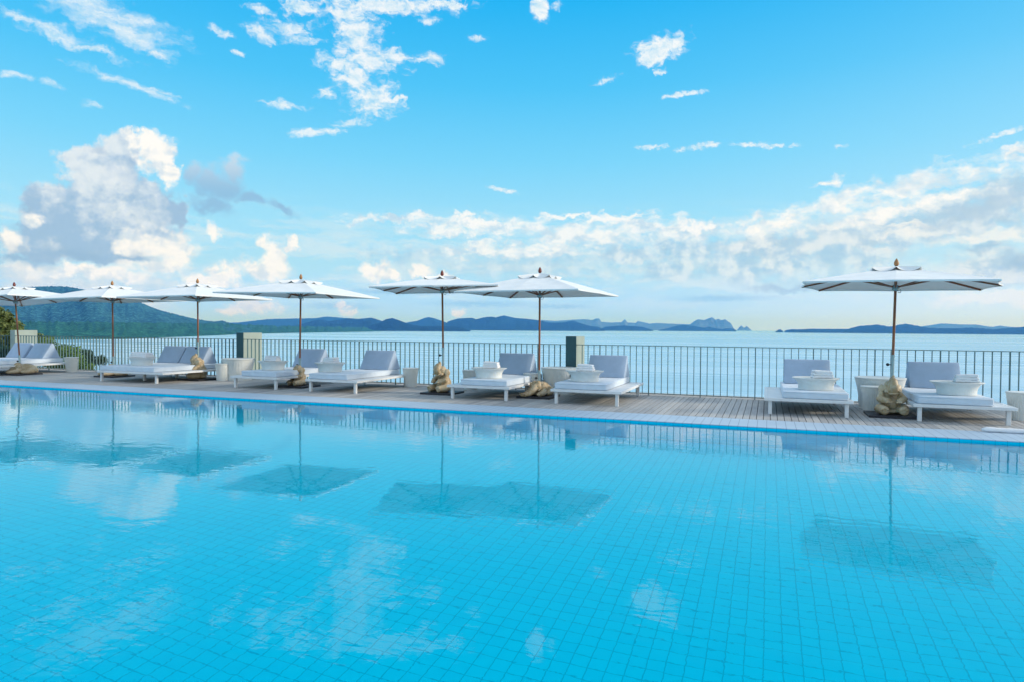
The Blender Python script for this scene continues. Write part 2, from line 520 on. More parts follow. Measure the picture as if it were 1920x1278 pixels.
def _water(t, o):
    pos = geo(t).outputs['Position']
    a = t.noise(t.mapping(pos, rot=(0, 0, R(18)), scale=(1, 1.8, 1)), 3.1, 2, .5, .4)
    b = t.noise(t.mapping(pos, rot=(0, 0, R(-30)), scale=(1, 1.5, 1)), 9.5, 2, .5, .6)
    amp = t.rng(t.noise(pos, .28, 2), .36, .64, .35, 1.0)
    h = t.math('MULTIPLY', t.math('ADD', t.math('MULTIPLY', a, 1.0), t.math('MULTIPLY', b, .34)), amp)
    nb = t.bump(h, 1.0, .0019)
    g = t.new('ShaderNodeBsdfGlass')
    g.inputs['IOR'].default_value = 1.333
    g.inputs['Roughness'].default_value = 0
    g.inputs['Color'].default_value = (.93, 1.0, 1.0, 1)
    t.l.new(nb, g.inputs['Normal'])
    t.l.new(g.outputs[0], o.inputs[0])


M['water'] = mat('pool_water', _water)


def _sea(t, o):
    pos = geo(t).outputs['Position']
    st = t.noise(t.mapping(pos, rot=(0, 0, R(14)), scale=(.0016, .012, 1)), 1, 6, .62, .6)
    st2 = t.noise(t.mapping(pos, rot=(0, 0, R(8)), scale=(.0004, .0035, 1)), 1, 5, .6, .8)
    rp = t.noise(t.mapping(pos, rot=(0, 0, R(20)), scale=(.05, .12, 1)), 1, 4, .6)
    k = t.math('ADD', t.math('MULTIPLY', st, .22), t.math('MULTIPLY', st2, .98))
    base = t.mix(t.rng(k, .45, .78, 0, 1, smooth=True), (.18, .44, .61), (.46, .66, .78))
    rough = t.rng(k, .4, .8, .18, .34)
    principled(t, o, base, rough, .5, t.bump(rp, .12, .3), IOR=1.33)


M['sea'] = mat('sea_water', _sea)


def m_forest(name, dark, light, scale, speck=.5, bd=30):
    def fn(t, o):
        pos = geo(t).outputs['Position']
        n = t.noise(pos, scale, 8, .68)
        n2 = t.noise(pos, scale * 6, 4, .7)
        base = t.mix(t.rng(n, .35, .66), dark, light)
        base = t.mix(t.rng(n2, .50, .64, 0, speck), base, [min(1, x * 2.6 + .01) for x in light])
        base = t.mix(t.rng(n2, .44, .28, 0, .7), base, [x * .4 for x in dark])
        principled(t, o, base, .95, .05, t.bump(n2, .8, bd))
    return mat(name, fn)


M['forest_near'] = m_forest('forest_lowland', (.008, .05, .042), (.028, .125, .075), .010, .6, 10)
M['forest'] = m_forest('forest_mountain', (.010, .052, .078), (.032, .118, .135), .008, .8, 14)
M['island'] = m_forest('island_forest', (.001, .016, .032), (.006, .036, .05), .002, .3, 40)
M['karst'] = m_forest('island_rock', (.03, .06, .07), (.10, .13, .13), .002, .3, 40)
M['slope'] = m_forest('hillside_scrub', (.012, .03, .012), (.05, .085, .03), .5, .3, .3)


def m_leaf(name, a, b):
    def fn(t, o):
        g = geo(t)
        rnd = g.outputs['Random Per Island']
        cl = t.noise(g.outputs['Position'], 1.1, 3, .6)
        base = t.mix(rnd, a, b)
        base = t.mix(t.rng(cl, .4, .62, 0, .6), base, [x * 1.55 for x in b])
        p = principled(t, o, base, .55, .35)
        tr = t.new('ShaderNodeBsdfTranslucent')
        t.put(tr.inputs[0], base)
        ms = t.new('ShaderNodeMixShader')
        ms.inputs[0].default_value = .3
        t.l.new(p.outputs[0], ms.inputs[1])
        t.l.new(tr.outputs[0], ms.inputs[2])
        t.l.new(ms.outputs[0], o.inputs[0])
    return mat(name, fn)


M['leaf_olive'] = m_leaf('leaf_olive', (.04, .07, .016), (.15, .18, .05))
M['leaf_green'] = m_leaf('leaf_green', (.03, .085, .015), (.13, .22, .04))
M['leaf_dark'] = m_leaf('leaf_dark', (.008, .032, .016), (.035, .08, .04))
M['bark'] = m_simple('bark', (.10, .075, .05), .9, .2, .3, 6, 30, .6, .01)
M['ledge'] = m_simple('pebble_ledge', (.42, .39, .36), .85, .2, .35, 16, 50, .8, .01)
M['roof'] = m_simple('roof_sheet', (.6, .6, .6), .6, .3)


# ------------------------------------------------------------------ mesh helpers
class MB:
    def __init__(s):
        s.v = []
        s.f = []

    def add(s, verts, faces, mtx=None):
        b = len(s.v)
        if mtx is not None:
            verts = [mtx @ Vector(v) for v in verts]
        s.v += [tuple(v) for v in verts]
        s.f += [tuple(i + b for i in f) for f in faces]

    def box(s, x0, x1, y0, y1, z0, z1, mtx=None):
        v = [(x, y, z) for x in (x0, x1) for y in (y0, y1) for z in (z0, z1)]
        s.add(v, [(0, 1, 3, 2), (4, 6, 7, 5), (0, 4, 5, 1), (2, 3, 7, 6), (0, 2, 6, 4), (1, 5, 7, 3)], mtx)

    def rbox(s, x0, x1, y0, y1, z0, z1, r=.01, seg=2, mtx=None):
        bm = bmesh.new()
        bmesh.ops.create_cube(bm, size=1)
        for v in bm.verts:
            v.co = Vector(((x0 + x1) / 2 + v.co.x * (x1 - x0), (y0 + y1) / 2 + v.co.y * (y1 - y0), (z0 + z1) / 2 + v.co.z * (z1 - z0)))
        bmesh.ops.bevel(bm, geom=bm.edges[:], offset=r, segments=seg, profile=.5, affect='EDGES')
        s.frombm(bm, mtx)

    def frombm(s, bm, mtx=None):
        bm.verts.index_update()
        s.add([v.co.copy() for v in bm.verts], [[v.index for v in f.verts] for f in bm.faces], mtx)
        bm.free()

    def tube(s, pts, radii, n=10, cap=True):
        pts = [Vector(p) for p in pts]
        if not hasattr(radii, '__len__'):
            radii = [radii] * len(pts)
        rings = []
        up = None
        for i, p in enumerate(pts):
            d = (pts[min(i + 1, len(pts) - 1)] - pts[max(i - 1, 0)]).normalized()
            if up is None:
                up = Vector((1, 0, 0)) if abs(d.x) < .9 else Vector((0, 1, 0))
            a = d.cross(up).normalized()
            b = d.cross(a).normalized()
            up = -d.cross(a) if False else up
            rings.append([p + (a * math.cos(2 * PI * k / n) + b * math.sin(2 * PI * k / n)) * radii[i] for k in range(n)])
        v = [q for r in rings for q in r]
        f = []
        for i in range(len(pts) - 1):
            for k in range(n):
                f.append((i * n + k, i * n + (k + 1) % n, (i + 1) * n + (k + 1) % n, (i + 1) * n + k))
        if cap:
            f.append(tuple(range(n - 1, -1, -1)))
            f.append(tuple((len(pts) - 1) * n + k for k in range(n)))
        s.add(v, f)

    def lathe(s, prof, n=32, sx=1, sy=1, ribs=0, amp=0, mtx=None, cap=True):
        """profile of (r, z[, ribbed 0..1])"""
        v = []
        for pr in prof:
            r, z = pr[0], pr[1]
            w = pr[2] if len(pr) > 2 else 0
            for k in range(n):
                a = 2 * PI * k / n
                rr = r + (amp * w * math.cos(a * ribs) if ribs else 0)
                v.append((rr * math.cos(a) * sx, rr * math.sin(a) * sy, z))
        f = []
        for i in range(len(prof) - 1):
            for k in range(n):
                f.append((i * n + k, i * n + (k + 1) % n, (i + 1) * n + (k + 1) % n, (i + 1) * n + k))
        if cap:
            f.append(tuple(range(n - 1, -1, -1)))
            f.append(tuple((len(prof) - 1) * n + k for k in range(n)))
        s.add(v, f, mtx)

    def build(s, name, m, parent=None, smooth=False, loc=None, angle=None):
        me = bpy.data.meshes.new(name)
        me.from_pydata(s.v, [], s.f)
        me.materials.append(m)
        if smooth:
            me.polygons.foreach_set('use_smooth', [True] * len(me.polygons))
            if angle:
                me.set_sharp_from_angle(angle=R(angle))
        me.update()
        o = bpy.data.objects.new(name, me)
        COL.objects.link(o)
        if parent:
            o.parent = parent
        if loc:
            o.location = loc
        return o


def tag(o, label=None, cat=None, group=None, kind=None):
    if label:
        o['label'] = label
    if cat:
        o['category'] = cat
    if group:
        o['group'] = group
    if kind:
        o['kind'] = kind
    return o


def empty(name, loc, rz=0):
    o = bpy.data.objects.new(name, None)
    o.empty_display_size = .2
    COL.objects.link(o)
    o.location = loc
    o.rotation_euler = (0, 0, rz)
    return o


def copy_tree(o, parent=None):
    c = o.copy()
    COL.objects.link(c)
    if parent:
        c.parent = parent
    for ch in [x for x in bpy.data.objects if x.parent == o]:
        copy_tree(ch, c)
    return c


def structure(o):
    o['kind'] = 'structure'
    return o


# ------------------------------------------------------------------ pool, coping, deck
POOL_Y0, POOL_Y1, COP_Y, FENCE_Y = .2, 10.645, 11.515, 14.77
X0, X1 = -75.0, 16.0
b = MB()
b.add([(X0, POOL_Y0, -1.5), (X1, POOL_Y0, -1.5), (X1, POOL_Y1, -1.5), (X0, POOL_Y1, -1.5)], [(0, 1, 2, 3)])
structure(b.build('pool_floor', M['pool_floor']))
b = MB()
b.box(X0, X1, POOL_Y1, POOL_Y1 + .4, -1.55, -.012)
b.box(X0, X1, POOL_Y0 - .4, POOL_Y0, -1.55, -.012)
b.box(X0 - .4, X0, POOL_Y0, POOL_Y1, -1.55, -.012)
b.box(X1, X1 + .4, POOL_Y0, POOL_Y1, -1.55, -.012)
structure(b.build('pool_wall', M['pool_wall']))
b = MB()
b.add([(X0, POOL_Y0, -.037), (X1, POOL_Y0, -.037), (X1, POOL_Y1, -.037), (X0, POOL_Y1, -.037)], [(0, 1, 2, 3)])
structure(b.build('pool_water', M['water']))
b = MB()
b.box(X0, X1, POOL_Y1 - .008, COP_Y, -.011, 0)
b.box(X0, X1, POOL_Y0 - 3.5, POOL_Y0 + .008, -.011, 0)
structure(b.build('pool_coping', M['coping']))
b = MB()
pitch, gap = .108, .010
x = X0
while x < X1:
    j = random.uniform(-.0012, .0012)
    b.box(x, x + pitch - gap, COP_Y + .006, FENCE_Y + .16, -.032 + j, j)
    x += pitch
structure(b.build('deck', M['deck']))
b = MB()
b.box(X0, X1, COP_Y - .3, FENCE_Y + .9, -1.2, -.06)
structure(b.build('deck_base', M['under']))
b = MB()
b.box(X0, X1, FENCE_Y + .165, FENCE_Y + .78, -.5, -.012)
structure(b.build('terrace_ledge', M['ledge']))

# ------------------------------------------------------------------ sea, land
SEA_Z = -40.0
b = MB()
n = 72
ring = [.001, 60, 400, 1500, 5000, 28000]
vs = [(0, 0, SEA_Z)]
fs = []
for r_ in ring[1:]:
    for k in range(n):
        vs.append((r_ * math.cos(2 * PI * k / n), r_ * math.sin(2 * PI * k / n), SEA_Z))
for k in range(n):
    fs.append((0, 1 + k, 1 + (k + 1) % n))
for i in range(len(ring) - 2):
    for k in range(n):
        fs.append((1 + i * n + k, 1 + (i + 1) * n + k, 1 + (i + 1) * n + (k + 1) % n, 1 + i * n + (k + 1) % n))
b.add(vs, fs)
structure(b.build('sea', M['sea']))


def interp(pts, x):
    if x <= pts[0][0]:
        return pts[0][1]
    for (x0, y0), (x1, y1) in zip(pts, pts[1:]):
        if x <= x1:
            return y0 + (y1 - y0) * (x - x0) / (x1 - x0)
    return pts[-1][1]


def ridge(name, sil, dist, depth, m, foot=None, rough=.25, jag=.0006, cols=220, seed=0, freq=90):
    """a hill range: its skyline at range dist, falling to the sea in front and behind. sil: bearing / skyline samples"""
    pxs = [p[0] for p in sil]
    rows = [0, .12, .25, .4, .55, .7, .82, .92, 1.0, 1.25, 1.6, 2.0]
    v, f = [], []
    for i in range(cols + 1):
        px = pxs[0] + (pxs[-1] - pxs[0]) * i / cols
        py = interp(sil, px)
        a, e = azel(px, py)
        D = dist(px) if callable(dist) else dist
        zt = CAM_H + D * math.tan(e)
        zt += D * jag * (mn.fractal(Vector((i * .9, seed, 0)), 1, 2, 4))
        zt = max(zt, SEA_Z + .5)
        Df = D - depth
        if foot:
            Df = foot(px)
        for t_ in rows:
            r_ = Df + (D - Df) * min(t_, 1) + depth * max(0, t_ - 1)
            if t_ <= 1:
                sh = (t_ ** 1.15)
                sp = mn.fractal(Vector((a * freq, t_ * 2.3 + seed, seed * 1.7)), 1, 2, 5)
                sh *= 1 + rough * sp * (1 - t_) * 2
                sh = max(0, sh) + (.01 if t_ > 0 else 0)
            else:
                sh = max(0, 1 - (t_ - 1)) ** 1.2
            z = SEA_Z - .5 + (zt - SEA_Z + .5) * min(sh, 1.0 if t_ != 1 else 1)
            aa = a + .004 * mn.noise(Vector((a * 40, t_ * 3, seed))) * (1 if 0 < t_ < 1 else 0)
            v.append((r_ * math.sin(aa), r_ * math.cos(aa), z))
    nr = len(rows)
    for i in range(cols):
        for k in range(nr - 1):
            f.append((i * nr + k, (i + 1) * nr + k, (i + 1) * nr + k + 1, i * nr + k + 1))
    mb = MB()
    mb.add(v, f)
    return structure(mb.build(name, m, smooth=True))


coast = [(-420, 640), (0, 638), (230, 636), (300, 633), (360, 631), (440, 627.6), (500, 625.4), (560, 624.3), (640, 623), (700, 622), (730, 621)]


def coast_d(px):
    a, e = azel(px, interp(coast, px))
    return (CAM_H - SEA_Z) / math.tan(-e)


ridge('coastal_lowland', [(-420, 600), (-200, 602), (0, 603), (150, 604), (250, 604.5), (340, 606), (400, 607), (453, 608.8), (560, 611.8), (640, 613), (691, 613.8), (715, 616), (728, 620.5)],
      lambda px: coast_d(px) * 1.45, 900, M['forest_near'], foot=coast_d, rough=.5, jag=.0034, seed=3, freq=60, cols=320)
ridge('mountain', [(-420, 548), (-200, 541), (0, 541), (60, 538), (100, 537), (130, 538), (180, 548), (230, 559), (263, 566.5), (283, 576), (307, 584), (344, 593), (360, 597), (388, 601.6), (405, 603), (416, 601), (431, 606), (460, 611), (470, 613.5)],
      5600, 2100, M['forest'], rough=.55, jag=.0012, seed=1, freq=22, cols=320)
ridge('far_hills', [(360, 607), (447, 605), (502, 598.6), (546, 597.7), (590, 597), (613, 593.8), (650, 597), (690, 600), (760, 606), (860, 611)], 15500, 2500, M['island'], seed=11)
ridge('hills', [(540, 612), (566, 608), (587, 601.5), (601, 599), (616, 602.7), (636, 600), (654, 596.8), (671, 598.4), (697, 596), (714, 601.5), (735, 606), (770, 611), (800, 616.5)], 11000, 2500, M['island'], seed=12, rough=.4)
ridge('hills', [(655, 619), (690, 612), (709, 606.5), (724, 598.8), (735.5, 596.6), (750, 601.5), (768, 608), (788, 611.7), (820, 611.4), (860, 613), (880, 619)], 8500, 1400, M['island'], seed=13)
ridge('far_hills', [(740, 612), (765, 604.4), (782, 602), (796, 596.5), (804, 594.8), (812, 596.5), (820, 599), (833, 603.5), (852, 611), (860, 615)], 13500, 2000, M['island'], seed=14)
ridge('island', [(806, 619.8), (822, 614.5), (834, 610), (840, 603), (857.6, 597.7), (870, 597), (885, 596.2), (893, 599), (906, 595.6), (920, 594), (930, 595.2), (945, 591.8), (965, 596.4), (985, 598), (1005, 600), (1030, 605), (1056, 605), (1075, 601.5), (1093, 607.7), (1108, 612), (1121, 612.7), (1134, 619.2)],
      12000, 1600, M['island'], seed=15)
ridge('island', [(1122, 619.5), (1136, 612.7), (1170, 610.7), (1201, 612.7), (1219, 617.7), (1224, 619.5)], 13500, 1200, M['island'], seed=16)
ridge('island', [(1236, 619.6), (1243, 617.6), (1255, 615), (1270, 610.5), (1282, 609.5), (1305, 612), (1320, 614.5), (1330, 613), (1342, 615.5), (1355, 617.6), (1362, 616), (1370, 615.5), (1380, 619.6)], 15000, 1200, M['island'], seed=17)
ridge('far_hills', [(985, 606), (1017, 600.5), (1042, 602), (1077, 599.5), (1100, 599), (1110, 600.5), (1118, 597.5), (1123, 597.6), (1128, 603.7), (1145, 605), (1166, 604.5), (1170, 599.5), (1173, 599.7), (1176, 605), (1192, 606), (1196, 602.2), (1207, 604.5), (1217, 607.5), (1230, 606), (1267, 607.5), (1290, 608), (1330, 613)],
      23500, 1500, M['karst'], seed=18, jag=.0009, cols=400)
ridge('island', [(1288, 618), (1295, 607.5), (1300, 604), (1306, 600), (1310, 599), (1320, 600.5), (1328, 597.5), (1335, 594.8), (1342, 600.3), (1347, 598), (1351, 600.4), (1355, 600.5), (1360, 598.8), (1365, 603), (1370, 606), (1377, 618)], 22000, 900, M['karst'], seed=19, jag=.0008)
ridge('island', [(1382, 619), (1386, 614), (1390, 610.3), (1393, 613), (1395, 615.4), (1400, 611.6), (1404, 614.5), (1408, 619)], 23000, 500, M['karst'], seed=20, jag=.0005, cols=80)
ridge('island', [(1456, 621), (1459, 618.4), (1463, 617.8), (1468, 621)], 11000, 120, M['island'], seed=21, cols=30)
ridge('island', [(1472, 621.2), (1478, 618.6), (1486, 617.4), (1500, 617.9), (1518, 616.8), (1552, 617), (1590, 617), (1612, 611), (1630, 610.2), (1645, 608.5), (1665, 612.5), (1677, 612), (1685, 609), (1698, 607.3), (1720, 611), (1745, 615.3), (1802, 616), (1817, 614.5), (1865, 617.5), (1900, 614.3), (1925, 612.6), (1990, 613), (2100, 616), (2200, 623)],
      11500, 1100, M['island'], seed=22)
ridge('far_hills', [(1700, 617), (1730, 612), (1765, 606.8), (1780, 607.2), (1802, 608.6), (1830, 608.8), (1860, 613.5), (1875, 610.8), (1895, 613.4), (1940, 616)], 22500, 1500, M['karst'], seed=23)

# near hillside below the terrace on the left
b = MB()
nx, ny = 40, 30
for i in range(nx + 1):
    for k in range(ny + 1):
        X = -170 + 154 * i / nx
        Y = 15.7 + 120 * (k / ny) ** 1.6
        s_ = max(0, (-22 - X)) / 60
        z = -3.2 - max(0, (Y - 22)) * .42 + s_ * 4.0 - max(0, X + 34) * .30
        z += mn.fractal(Vector((X * .08, Y * .08, 2)), 1, 2, 4) * .9
        b.v.append((X, Y, max(z, -41)))
for i in range(nx):
    for k in range(ny):
        a = i * (ny + 1) + k
        b.f.append((a, a + ny + 1, a + ny + 2, a + 1))
structure(b.build('hillside', M['slope'], smooth=True))
# ground under the terrace falling to the sea
b = MB()
b.add([(X0 - 60, FENCE_Y + .8, -1.0), (X1 + 60, FENCE_Y + .8, -1.0), (X1 + 60, 80, -41), (X0 - 60, 80, -41)], [(0, 1, 2, 3)])
b.add([(X0 - 60, -60, -1.6), (X1 + 60, -60, -1.6), (X1 + 60, FENCE_Y + .8, -1.6), (X0 - 60, FENCE_Y + .8, -1.6)], [(0, 1, 2, 3)])
structure(b.build('ground', M['slope']))


def tree(px, py, rpx, D, leafm, label, nleaf=2600, leaf=.10, squash=.85, name='tree', cat='tree', lumps=16, seed=0):
    rnd = random.Random(seed)
    a, e = azel(px, py)
    r = rpx / F_PX * D
    c = Vector((D * math.sin(a), D * math.cos(a), CAM_H + D * math.tan(e)))
    h = r * 2.6 + 1.2
    root = empty(name, (c.x, c.y, c.z - h))
    tag(root, label, cat, 'trees and bushes on the slope beyond the railing')
    tb = MB()
    tb.tube([(0, 0, 0), (r * .06, 0, h * .35), (0, r * .05, h * .7), (0, 0, h)], [r * .13, r * .10, r * .07, r * .03], 8)
    for k in range(7):
        an = k * 2.4
        z0 = h * (.5 + .06 * k)
        tb.tube([(0, 0, z0), (math.cos(an) * r * .35, math.sin(an) * r * .35, z0 + r * .3), (math.cos(an) * r * .75, math.sin(an) * r * .75, z0 + r * .5)], [r * .05, r * .035, r * .012], 6)
    tb.build('trunk', M['bark'], root, smooth=True)
    lb = MB()
    cs = []
    for k in range(lumps):
        d = Vector((rnd.gauss(0, 1), rnd.gauss(0, 1), rnd.gauss(0, 1))).normalized()
        q = d * r * rnd.uniform(.35, .8)
        q.z *= squash
        cs.append((q, r * rnd.uniform(.26, .46)))
    for k in range(nleaf):
        q, rr = cs[rnd.randrange(lumps)]
        d = Vector((rnd.gauss(0, 1), rnd.gauss(0, 1), rnd.gauss(0, 1) + .25)).normalized()
        p = q + d * rr * (rnd.random() ** .45) + Vector((0, 0, h))
        s_ = leaf * rnd.uniform(.6, 1.35)
        nrm = (d + Vector((rnd.gauss(0, .6), rnd.gauss(0, .6), rnd.gauss(0, .6)))).normalized()
        t1 = nrm.orthogonal().normalized()
        t1.rotate(Matrix.Rotation(rnd.uniform(0, 6.28), 3, nrm))
        t2 = nrm.cross(t1)
        lb.add([p - t1 * s_, p + t2 * s_ * .45 + nrm * s_ * .15, p + t1 * s_, p - t2 * s_ * .45 + nrm * s_ * .15], [(0, 1, 2, 3)])
    lb.build('crown', leafm, root)
    return root


tree(4, 640, 44, 46, M['leaf_olive'], 'olive green tree rising highest behind the railing at the far left', 4200, .13, 1.0, seed=1)
tree(-60, 640, 60, 52, M['leaf_green'], 'dark leafy tree mostly cut off by the left edge of the photo', 3600, .15, 1.0, seed=2)
tree(58, 652, 36, 42, M['leaf_olive'], 'leafy tree half hidden behind the wide pale pillar', 3600, .11, 1.0, seed=3)
tree(92, 664, 33, 38, M['leaf_green'], 'bright green tree just right of the wide pale pillar', 3600, .09, .95, seed=4)
tree(122, 680, 32, 35, M['leaf_green'], 'green bush above the small wicker drum beside the leftmost daybed', 3200, .08, .95, seed=5)
tree(171, 676, 20, 36, M['leaf_dark'], 'round dark green bush alone against the water, left of the second parasol pole', 2600, .06, 1.1, seed=6, name='bush', cat='bush')
tree(12, 672, 30, 30, M['leaf_dark'], 'dark bush low behind the railing left of the wide pale pillar', 2600, .08, .8, seed=7, name='bush', cat='bush')
tree(208, 689, 9, 38, M['leaf_dark'], 'smallest bush, just left of the second parasol pole', 700, .05, .7, lumps=7, seed=8, name='bush', cat='bush')
tree(150, 694, 24, 33, M['leaf_green'], 'low green bush right of the small wicker drum by the leftmost daybed', 2200, .07, .7, seed=9, name='bush', cat='bush')

# small white house far off on the lowland shore
a, e = azel(199, 619.5)
hd = 3000
hr = empty('house', (hd * math.sin(a), hd * math.cos(a), CAM_H + hd * math.tan(e) - 6), -a)
tag(hr, 'tiny white house on the wooded far shore', 'house')
b = MB()
b.box(-6, 6, -4, 4, 0, 7)
b.build('wall', M['white'], hr)
b = MB()
b.add([(-6.6, -4.6, 7), (6.6, -4.6, 7), (6.6, 4.6, 7), (-6.6, 4.6, 7), (-6.6, 0, 10), (6.6, 0, 10)], [(0, 1, 5, 4), (2, 3, 4, 5), (0, 4, 3), (1, 2, 5), (3, 2, 1, 0)])
b.build('roof', M['roof'], hr)

# ------------------------------------------------------------------ railing and pillars
PIL = [(-23.96, 'short pale grey concrete pillar behind the leftmost daybed, nearest the green hillside'),
       (-14.14, 'grey green concrete pillar between the second and third daybeds, with the dark blue hills behind it'),
       (-4.37, 'narrow dark fronted concrete pillar behind the sunbed right of the reclining elephant with open sea behind it')]
for x, lab in PIL:
    b = MB()
    b.rbox(x, x + .25, FENCE_Y - .012, FENCE_Y + .73, -.4, 1.275, .008, 1)
    o = b.build('concrete_pillar', M['pillar'])
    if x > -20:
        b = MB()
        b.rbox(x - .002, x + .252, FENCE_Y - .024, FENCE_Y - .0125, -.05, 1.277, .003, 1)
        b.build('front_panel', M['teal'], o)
    tag(o, lab, 'pillar', 'concrete pillars in the terrace railing')

SECT = [(-34.5, -23.96, 'stretch of grey metal railing left of the leftmost pale pillar'),
        (-23.71, -14.14, 'grey metal railing between the pale left pillar and the pillar by the second daybed'),
        (-13.89, -4.37, 'grey metal railing between the two darker pillars, behind the middle sunbeds'),
        (-4.12, 9.6, 'long grey metal railing right of the last pillar, behind the two rightmost sunbeds')]
balm = None
for xa, xb, lab in SECT:
    root = empty('railing', ((xa + xb) / 2, FENCE_Y, 0))
    tag(root, lab, 'railing', 'metal railing sections along the terrace edge')
    L = xb - xa
    b = MB()
    b.box(-L / 2 + .002, L / 2 - .002, -.02, .02, 1.086, 1.1)
    b.build('top_rail', M['rail'], root)
    b = MB()
    b.box(-L / 2 + .002, L / 2 - .002, -.011, .011, .035, .05)
    b.build('bottom_rail', M['rail'], root)
    nb_ = int(round(L / .1385))
    st = L / nb_
    for k in range(nb_):
        if k == 0:
            continue
        post = (k % 8 == 4)
        if balm is None:
            q = MB()
            q.box(-.0065, .0065, -.016, .016, .0505, 1.0855)
            bo = q.build('baluster', M['rail'], root)
            q = MB()
            q.box(-.0095, .0095, -.019, .019, -.03, 1.0857)
            po = q.build('post', M['rail'], root)
            balm = (bo, po)
            o = po if post else bo
            usedb = {False: not post, True: post}
            fresh = True
            first = {post}
            o.location = (-L / 2 + k * st, 0, 0)
            # the other kind gets its own place below
            continue
        src = balm[1] if post else balm[0]
        if post not in first:
            first.add(post)
            src.location = (-L / 2 + k * st, 0, 0)
            continue
        c = src.copy()
        COL.objects.link(c)
        c.parent = root
        c.location = (-L / 2 + k * st, 0, 0)


# ------------------------------------------------------------------ loungers
def make_lounger(w_plat, mx0, mx1, pillows, legs_x, centre_legs=False):
    """local origin: front left platform corner on the deck; x right, y towards the sea"""
    root = empty('daybed', (0, 0, 0))
    y0, y1 = 0, 2.36
    f = MB()
    # perimeter frame
    f.rbox(0, w_plat, y0, y0 + .06, .238, .288, .004, 1)
    f.rbox(0, w_plat, y1 - .06, y1, .238, .288, .004, 1)
    f.rbox(0, .06, y0 + .061, y1 - .061, .238, .288, .004, 1)
    f.rbox(w_plat - .06, w_plat, y0 + .061, y1 - .061, .238, .288, .004, 1)
    f.build('frame', M['white'], root)
    f = MB()
    yy = y0 + .066
    while yy + .07 < y1 - .06:
        f.rbox(.062, w_plat - .062, yy, yy + .072, .262, .286, .003, 1)
        yy += .0815
    f.build('slats', M['white'], root)
    for lx in legs_x:
        for ly in (y0 + .08, y1 - .12):
            g = MB()
            g.rbox(lx - .03, lx + .03, ly - .03, ly + .03, 0, .2375, .004, 1)
            g.build('leg', M['white'], root)
    if centre_legs:
        for ly in (.62, 1.66):
            g = MB()
            g.rbox(w_plat * .42 - .03, w_plat * .42 + .03, ly - .03, ly + .03, 0, .2375, .004, 1)
            g.build('leg', M['white'], root)
    g = MB()
    bm = bmesh.new()
    bmesh.ops.create_cube(bm, size=1)
    for v in bm.verts:
        v.co = Vector(((mx0 + mx1) / 2 + v.co.x * (mx1 - mx0), (.04 + 2.30) / 2 + v.co.y * 2.26, .352 + v.co.z * .128))
    bmesh.ops.bevel(bm, geom=bm.edges[:], offset=.022, segments=3, profile=.5, affect='EDGES')
    bmesh.ops.subdivide_edges(bm, edges=[e for e in bm.edges if e.calc_length() > .3], cuts=12, use_grid_fill=True)
    for v in bm.verts:
        n_ = mn.noise(v.co * 3.1 + Vector((mx0, w_plat, 0))) * .006 + mn.noise(v.co * 9) * .0025
        k = v.co.z - .288
        v.co.z += n_ if k > .05 else 0
        if v.co.y < .1:
            v.co.y += n_ * 1.2
    g.frombm(bm)
    mo = g.build('mattress', M['mattress'], root, smooth=True)
    p = MB()
    for zz in (.397, .307):
        i = .012
        loop = [(mx0 + i, .05, zz), (mx1 - i, .05, zz), (mx1 - i, 2.29, zz), (mx0 + i, 2.29, zz)]
        ex = .0105
        for (ax, ay, az_), (bx, by, bz) in zip(loop, loop[1:] + loop[:1]):
            dx = -ex if ax == bx == mx0 + i else (ex if ax == bx else 0)
            dy = -ex if ay == by == .05 else (ex if ay == by else 0)
            p.tube([(ax + dx, ay + dy, az_), (bx + dx, by + dy, bz)], .0045, 6)
    p.build('piping', M['mattress'], mo, smooth=True)
    for (a, c) in pillows:
        g = MB()
        bm = bmesh.new()
        prof = [(1.76, .418), (2.06, .885), (2.115, .885), (2.34, .418)]
        vv = [bm.verts.new((xx, y, z)) for xx in (a, c) for (y, z) in prof]
        bm.faces.new([vv[3], vv[2], vv[1], vv[0]])
        bm.faces.new(vv[4:8])
        for k in range(4):
            k2 = (k + 1) % 4
            bm.faces.new([vv[k], vv[k2], vv[4 + k2], vv[4 + k]])
        bmesh.ops.bevel(bm, geom=bm.edges[:], offset=.014, segments=2, profile=.5, affect='EDGES')
        bmesh.ops.subdivide_edges(bm, edges=[e for e in bm.edges if e.calc_length() > .2], cuts=6, use_grid_fill=True)
        cx = (a + c) / 2
        for v in bm.verts:
            sx = 1 - abs(v.co.x - cx) / ((c - a) / 2)
            sz = 1 - abs(v.co.z - .65) / .24
            puff = .022 * max(0, min(1, sx * 2.2)) * max(0, min(1, sz * 1.6))
            v.co.y += -puff if v.co.y < 2.09 else puff
            v.co += Vector((0, 1, .4)) * mn.noise(v.co * 5 + Vector((a * 3, 0, 0))) * .004
        bmesh.ops.recalc_face_normals(bm, faces=bm.faces[:])
        g.frombm(bm)
        g.build('backrest_pillow', M['pillow'], root, smooth=True, angle=50)
    return root


GD = 'daybeds along the terrace'
PY = 12.30
beds = []
